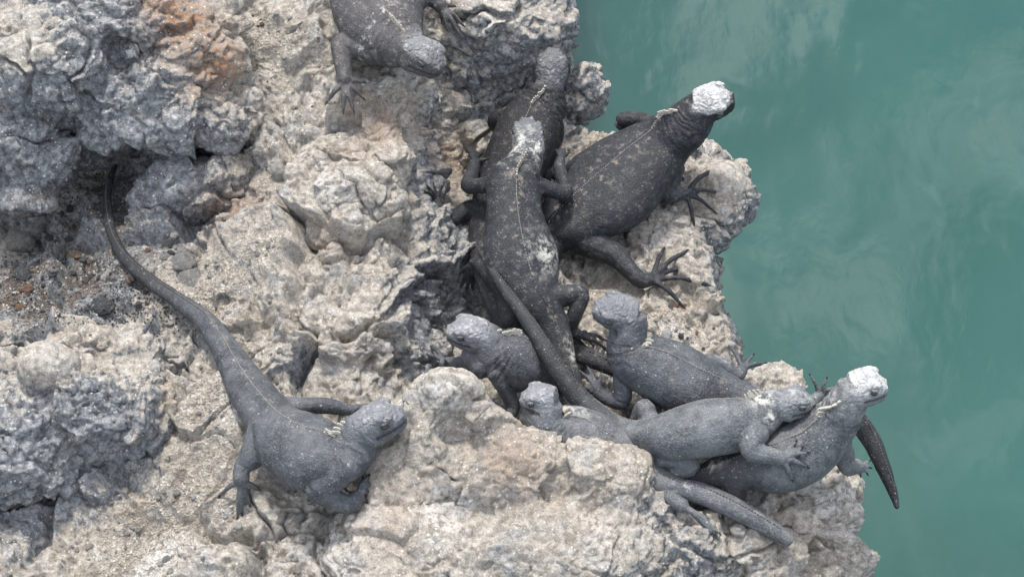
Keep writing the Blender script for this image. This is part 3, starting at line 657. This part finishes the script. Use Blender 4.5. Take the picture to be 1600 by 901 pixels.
iguana('pale grey iguana with an all-white head looking out over the water at the right end',
  [(1325,628,.185,26,26),(1312,650,.15,30,30),(1288,674,.12,39,36),(1255,702,.09,46,42),(1213,720,.075,46,38),(1170,728,.06,33,28),(1128,738,.05,25,22),(1095,748,.035,18,16),(1060,752,.02,14,13),(1020,745,.01,10,10)],
  ((1337,606,.21),(1387,608,.21),26,.1,.02),
  [dict(j=[(1312,688,.09,17),(1319,708,.06,15),(1325,728,.035,14),(1340,728,.015,10),(1346,728,.01,8)], f=[(1358,720,.005),(1359,730,.0),(1354,738,.0),(1345,740,.0)], fw=3.4),
   dict(j=[(1165,740,.05,22),(1143,757,.045,20),(1148,778,.02,16),(1125,785,.0,10)], f=None)],
  (*PALE, 1.0, .35, .9), hup=(.25, .35, 1), rim=[(1325,625,.19,24,.55),(1300,632,.17,18,.4),(1130,725,.07,9,.8),(1112,728,.07,6,.7)])

iguana('pale grey iguana sprawled across its neighbour, tail laid over the lizard above it',
  [(1210,634,.15,24,24),(1188,650,.135,31,30),(1150,664,.125,40,36),(1105,670,.115,46,38),(1060,679,.10,43,34),(1022,683,.085,31,26),(990,680,.075,20,20),(962,668,.075,16.5,17),(937,651,.08,15.5,16),(910,628,.09,15,15),(880,591,.11,13.5,13),(853,547,.13,12.5,12),(825,503,.14,10,10),(800,468,.145,8,8),(775,432,.148,5.5,6),(752,396,.14,3.5,4),(741,380,.135,1.8,2.2)],
  ((1222,632,.155),(1273,632,.15),22,.1,.004),
  [dict(j=[(1184,674,.15,19),(1173,692,.145,17),(1178,706,.14,15),(1202,711,.138,12.5),(1222,716,.135,10)], f=[(1243,691),(1261,707),(1260,728),(1237,747),(1252,699)], fw=3.6),
   dict(j=[(1215,655,.10,14),(1250,640,.09,11),(1275,622,.09,9),(1281,618,.09,8)], f=[(1267,587,.12),(1291,592,.12),(1304,605,.11),(1300,622,.09)], fw=3.1),
   dict(j=[(1025,672,.08,18),(1012,652,.08,15),(1007,638,.085,14.5),(996,660,.05,13),(985,680,.03,10)], f=None),
   dict(j=[(1030,705,.075,22),(1058,715,.06,20),(1078,728,.05,18),(1058,738,.045,14),(1040,755,.04,12),(1050,778,.045,12),(1068,790,.045,10.5)], f=[(1121,830,.034),(1112,831,.032),(1103,823,.034),(1092,814,.036)], fw=4.0)],
  (*PALE, .16, .3, 1.0), up=(.0, .55, 1), hup=(.05, .35, 1), tshift=.10, rim=[(1266,624,.175,7,.8),(1262,634,.17,5,.6),(1240,612,.18,10,.4),(1196,625,.17,13,.9),(1205,652,.16,10,.8),(1222,628,.19,8,.9),(1180,624,.17,10,.6)])

iguana('brownish dark iguana coming head first down the rock, cut off by the top edge',
  [(632,74,.30,36,32),(612,60,.285,50,40),(595,30,.28,62,44),(587,-10,.28,66,46),(583,-60,.29,62,44),(580,-110,.30,44,34),(578,-150,.30,26,24),(575,-210,.30,20,18),(560,-300,.30,15,14),(530,-400,.30,9,9)],
  ((645,80,.305),(690,113,.285),27,.1,.012),
  [dict(j=[(588,84,.275,21),(558,76,.27,17),(533,68,.265,16),(535,92,.26,15),(538,114,.25,14),(539,128,.245,12)], f=[(512,158,.225),(537,171,.22),(552,171,.22),(566,152,.225),(566,128,.24)], fw=4.2),
   dict(j=[(640,10,.29,19),(664,-4,.285,15),(682,2,.28,13),(690,12,.275,11)], f=[(690,30,.26),(699,44,.255),(717,52,.25),(722,38,.25),(709,10,.26)], fw=4.0)],
  ((.033, .032, .033), (.064, .062, .063), .40, .9, 1.0), hup=(.2, .15, 1), crownonly=.8, flank=1.05)


# ------------------------------------------------------------------ loose stones, chips and grit
rng = np.random.default_rng(11)
def stone_mesh(seed, sub=3, flat=.7, ang=1.0):
    V, F = ico(sub); V = V.copy(); r = 1 + .22 * fbm(V * 1.3 + seed * 9.1, 2, seed)
    f1, f2, t = worley(V * 1.1 + seed * 3.3, 40 + seed, True); r += ang * .22 * t * sst(0, .1, f2 - f1) + .06 * fbm(V * 6 + seed, 3, seed + 5)
    r += (.10 * fbm(V * 3 + seed, 4, seed + 9, .6) - .05 * sst(.08, 0, f2 - f1)) * (1 if sub > 2 else 0)
    V = V * r[:, None] * [1, .8, flat]; m = mesh_np('stone', V, F); smooth(m); return m
SM = {'dark': stone_material('dark_stone', (.035, .037, .042), (.13, .13, .135)), 'brown': stone_material('rusty_stone', (.13, .06, .035), (.30, .19, .12)),
      'pale': stone_material('pale_stone', (.30, .28, .24), (.58, .55, .49)), 'white': stone_material('white_chip', (.42, .40, .35), (.72, .70, .65)), 'grey': stone_material('grey_stone', (.16, .16, .16), (.42, .41, .39))}
LIB = {c: [stone_mesh(i + 7 * j, 2, .55 + .1 * (i % 3)) for i in range(5)] for j, c in enumerate(SM)}
for c in LIB:
    for m in LIB[c]: m.materials.append(SM[c])
def drop(name, px, py, r, colr, label=None, cat='pebble', group=None, mesh=None):
    loc, n = hit(px, py)
    if loc[2] < -.3: return None
    m = mesh or LIB[colr][rng.integers(5)]
    o = link(name, m); o.location = loc + np.array([0, 0, r * MM * .18]); o.scale = [r * MM * rng.uniform(.85, 1.15) for _ in range(3)]
    o.rotation_euler = (rng.uniform(-.35, .35), rng.uniform(-.35, .35), rng.uniform(0, 6.28))
    return tag(o, label, cat, group)
def big(name, px, py, r, colr, label, cat='stone', seed=1, flat=.7):
    m = stone_mesh(seed, 4, flat); m.materials.append(SM[colr]); return drop(name, px, py, r, colr, label, cat, None, m)
big('stone', 31, 380, 27, 'pale', 'angular pale grey-green stone lying on dark gravel at the left edge', seed=21)
big('stone', 36, 430, 17, 'dark', 'flat dark slab of stone on gravel just below the pale angular stone', seed=22, flat=.4)
big('stone', 42, 453, 11, 'brown', 'rusty brown pebble on the dark gravel beside the flat dark slab', 'pebble', 23)
big('stone', 161, 481, 17, 'dark', 'flat bluish-dark stone on the gravel left of the long tail', seed=24, flat=.45)
big('stone', 272, 369, 8, 'white', 'small round white pebble in front of the blocky grey boulder', 'pebble', 25)
big('stone', 262, 384, 11, 'dark', 'dark stone beside the round white pebble near the blocky boulder', 'stone', 26)
big('stone', 164, 434, 8, 'white', 'white chip on the dark gravel left of the curving tail', 'pebble', 27)
big('stone', 285, 415, 24, 'grey', 'flat grey stone bedded in the grit right of the curving tail', seed=28, flat=.35)
big('stone', 296, 442, 26, 'grey', 'wide grey slab bedded in grit touching the curving tail', seed=29, flat=.3)
big('stone', 1042, 524, 9, 'white', 'bright white-yellow chip behind the lizard with the dark rounded head', 'pebble', 30)
big('stone', 1054, 479, 7, 'brown', 'small orange pebble by the toes of the largest lizard', 'pebble', 31)
big('stone', 922, 438, 10, 'white', 'cluster-like white lump on the grit left of the large splayed hind foot', 'pebble', 32)
big('stone', 1130, 826, 14, 'pale', 'rounded pale knob of stone below the middle of the blunt tail, left of two', 'stone', 33)
big('stone', 1153, 829, 15, 'pale', 'rounded pale knob of stone touching the blunt tail, right of two', 'stone', 34)
big('stone', 438, 270, 17, 'white', 'white angular stone on the slope right of the blocky grey boulder', 'stone', 35)
big('stone', 522, 199, 9, 'white', 'white chip just below the clawed front foot of the topmost lizard', 'pebble', 36)
def scatter(n, box, rmin, rmax, cols, wts, label, group, gauss=False):
    k = 0
    for _ in range(n * 3):
        if k >= n: break
        px = rng.normal((box[0] + box[2]) / 2, (box[2] - box[0]) / 3.6) if gauss else rng.uniform(box[0], box[2]); py = rng.normal((box[1] + box[3]) / 2, (box[3] - box[1]) / 3.6) if gauss else rng.uniform(box[1], box[3])
        d = ray(px, py); ok, loc, nor, ix, ob, mm = SC.ray_cast(bpy.context.evaluated_depsgraph_get(), Vector(CAM), Vector(d))
        if not ok or ob.name.startswith(('body', 'eye', 'sea', 'neck', 'back', 'tail', 'claw', 'stone')) or nor.z < .55: continue
        c = rng.choice(cols, p=wts); o = drop('pebble', px, py, rmin + (rmax - rmin) * rng.random() ** 2.2, c, label % {'dark': 'dark grey', 'brown': 'rusty brown', 'grey': 'mid grey', 'pale': 'pale beige', 'white': 'whitish'}[c], 'pebble', group + ', ' + c); k += 1
scatter(110, (-5, 320, 235, 500), 2.8, 9, ['dark', 'brown', 'grey', 'white'], [.6, .13, .17, .1], 'small loose %s pebble on the dark gravel of the left hollow', 'pebbles on the gravel of the left hollow', True)
scatter(70, (230, 380, 440, 660), 2.4, 6, ['pale', 'white', 'grey'], [.4, .3, .3], 'tiny %s chip on the gritty slope around the long curving tail', 'pale chips on the slope by the long tail')
scatter(60, (90, 760, 560, 905), 2.4, 7, ['pale', 'white', 'grey'], [.4, .3, .3], 'small %s chip on the gritty ground along the lower left edge', 'pale chips along the lower left edge')
scatter(40, (390, 20, 560, 200), 2.2, 5.5, ['pale', 'white', 'brown'], [.5, .35, .15], 'small %s chip on the sandy top left of the topmost lizard', 'pale chips on the sandy top')
scatter(20, (980, 450, 1140, 560), 2.4, 6, ['pale', 'white', 'dark', 'brown'], [.4, .25, .2, .15], 'small %s chip on the ledge below the large splayed hind foot', 'chips on the right ledge')
def grit(name, spots, n, rmin, rmax, mat):
    V0, F0 = ico(1); Vs, Fs, c, dg = [], [], 0, bpy.context.evaluated_depsgraph_get()
    ledge = bpy.data.objects['rock_ledge']
    for _ in range(n):
        px, py, sp = spots[rng.integers(len(spots))]; a, b = rng.normal(px, sp), rng.normal(py, sp * .6)
        ok, loc, nor, ix, ob, mm = SC.ray_cast(dg, Vector(CAM), Vector(ray(a, b)))
        if not ok or ob != ledge or nor.z < .5: continue
        r = (rmin + (rmax - rmin) * rng.random() ** 2) * MM; A = np.linalg.qr(rng.normal(size=(3, 3)))[0]
        Vs.append((V0 * (1 + rng.uniform(-.25, .25, len(V0)))[:, None] * r * [1, .8, .65]) @ A + np.array(loc)); Fs.append(np.array(F0) + c); c += len(V0)
    tag(link(name, mesh_np(name, np.concatenate(Vs), np.concatenate(Fs)), mat), 'loose grit and tiny gravel lying in the hollows of the rock', 'gravel', kind='stuff')
bpy.context.view_layer.update()
grit('dark_gravel', [(120, 420, 75), (60, 460, 50), (170, 300, 40), (220, 480, 40)], 2600, .9, 2.8, SM['dark'])
grit('pale_gravel', [(330, 450, 70), (420, 60, 50), (400, 270, 50), (300, 810, 90), (980, 470, 40), (1060, 530, 40), (430, 420, 60), (340, 640, 50)], 2600, .8, 2.2, SM['pale'])

print('done', time.time() - T0)
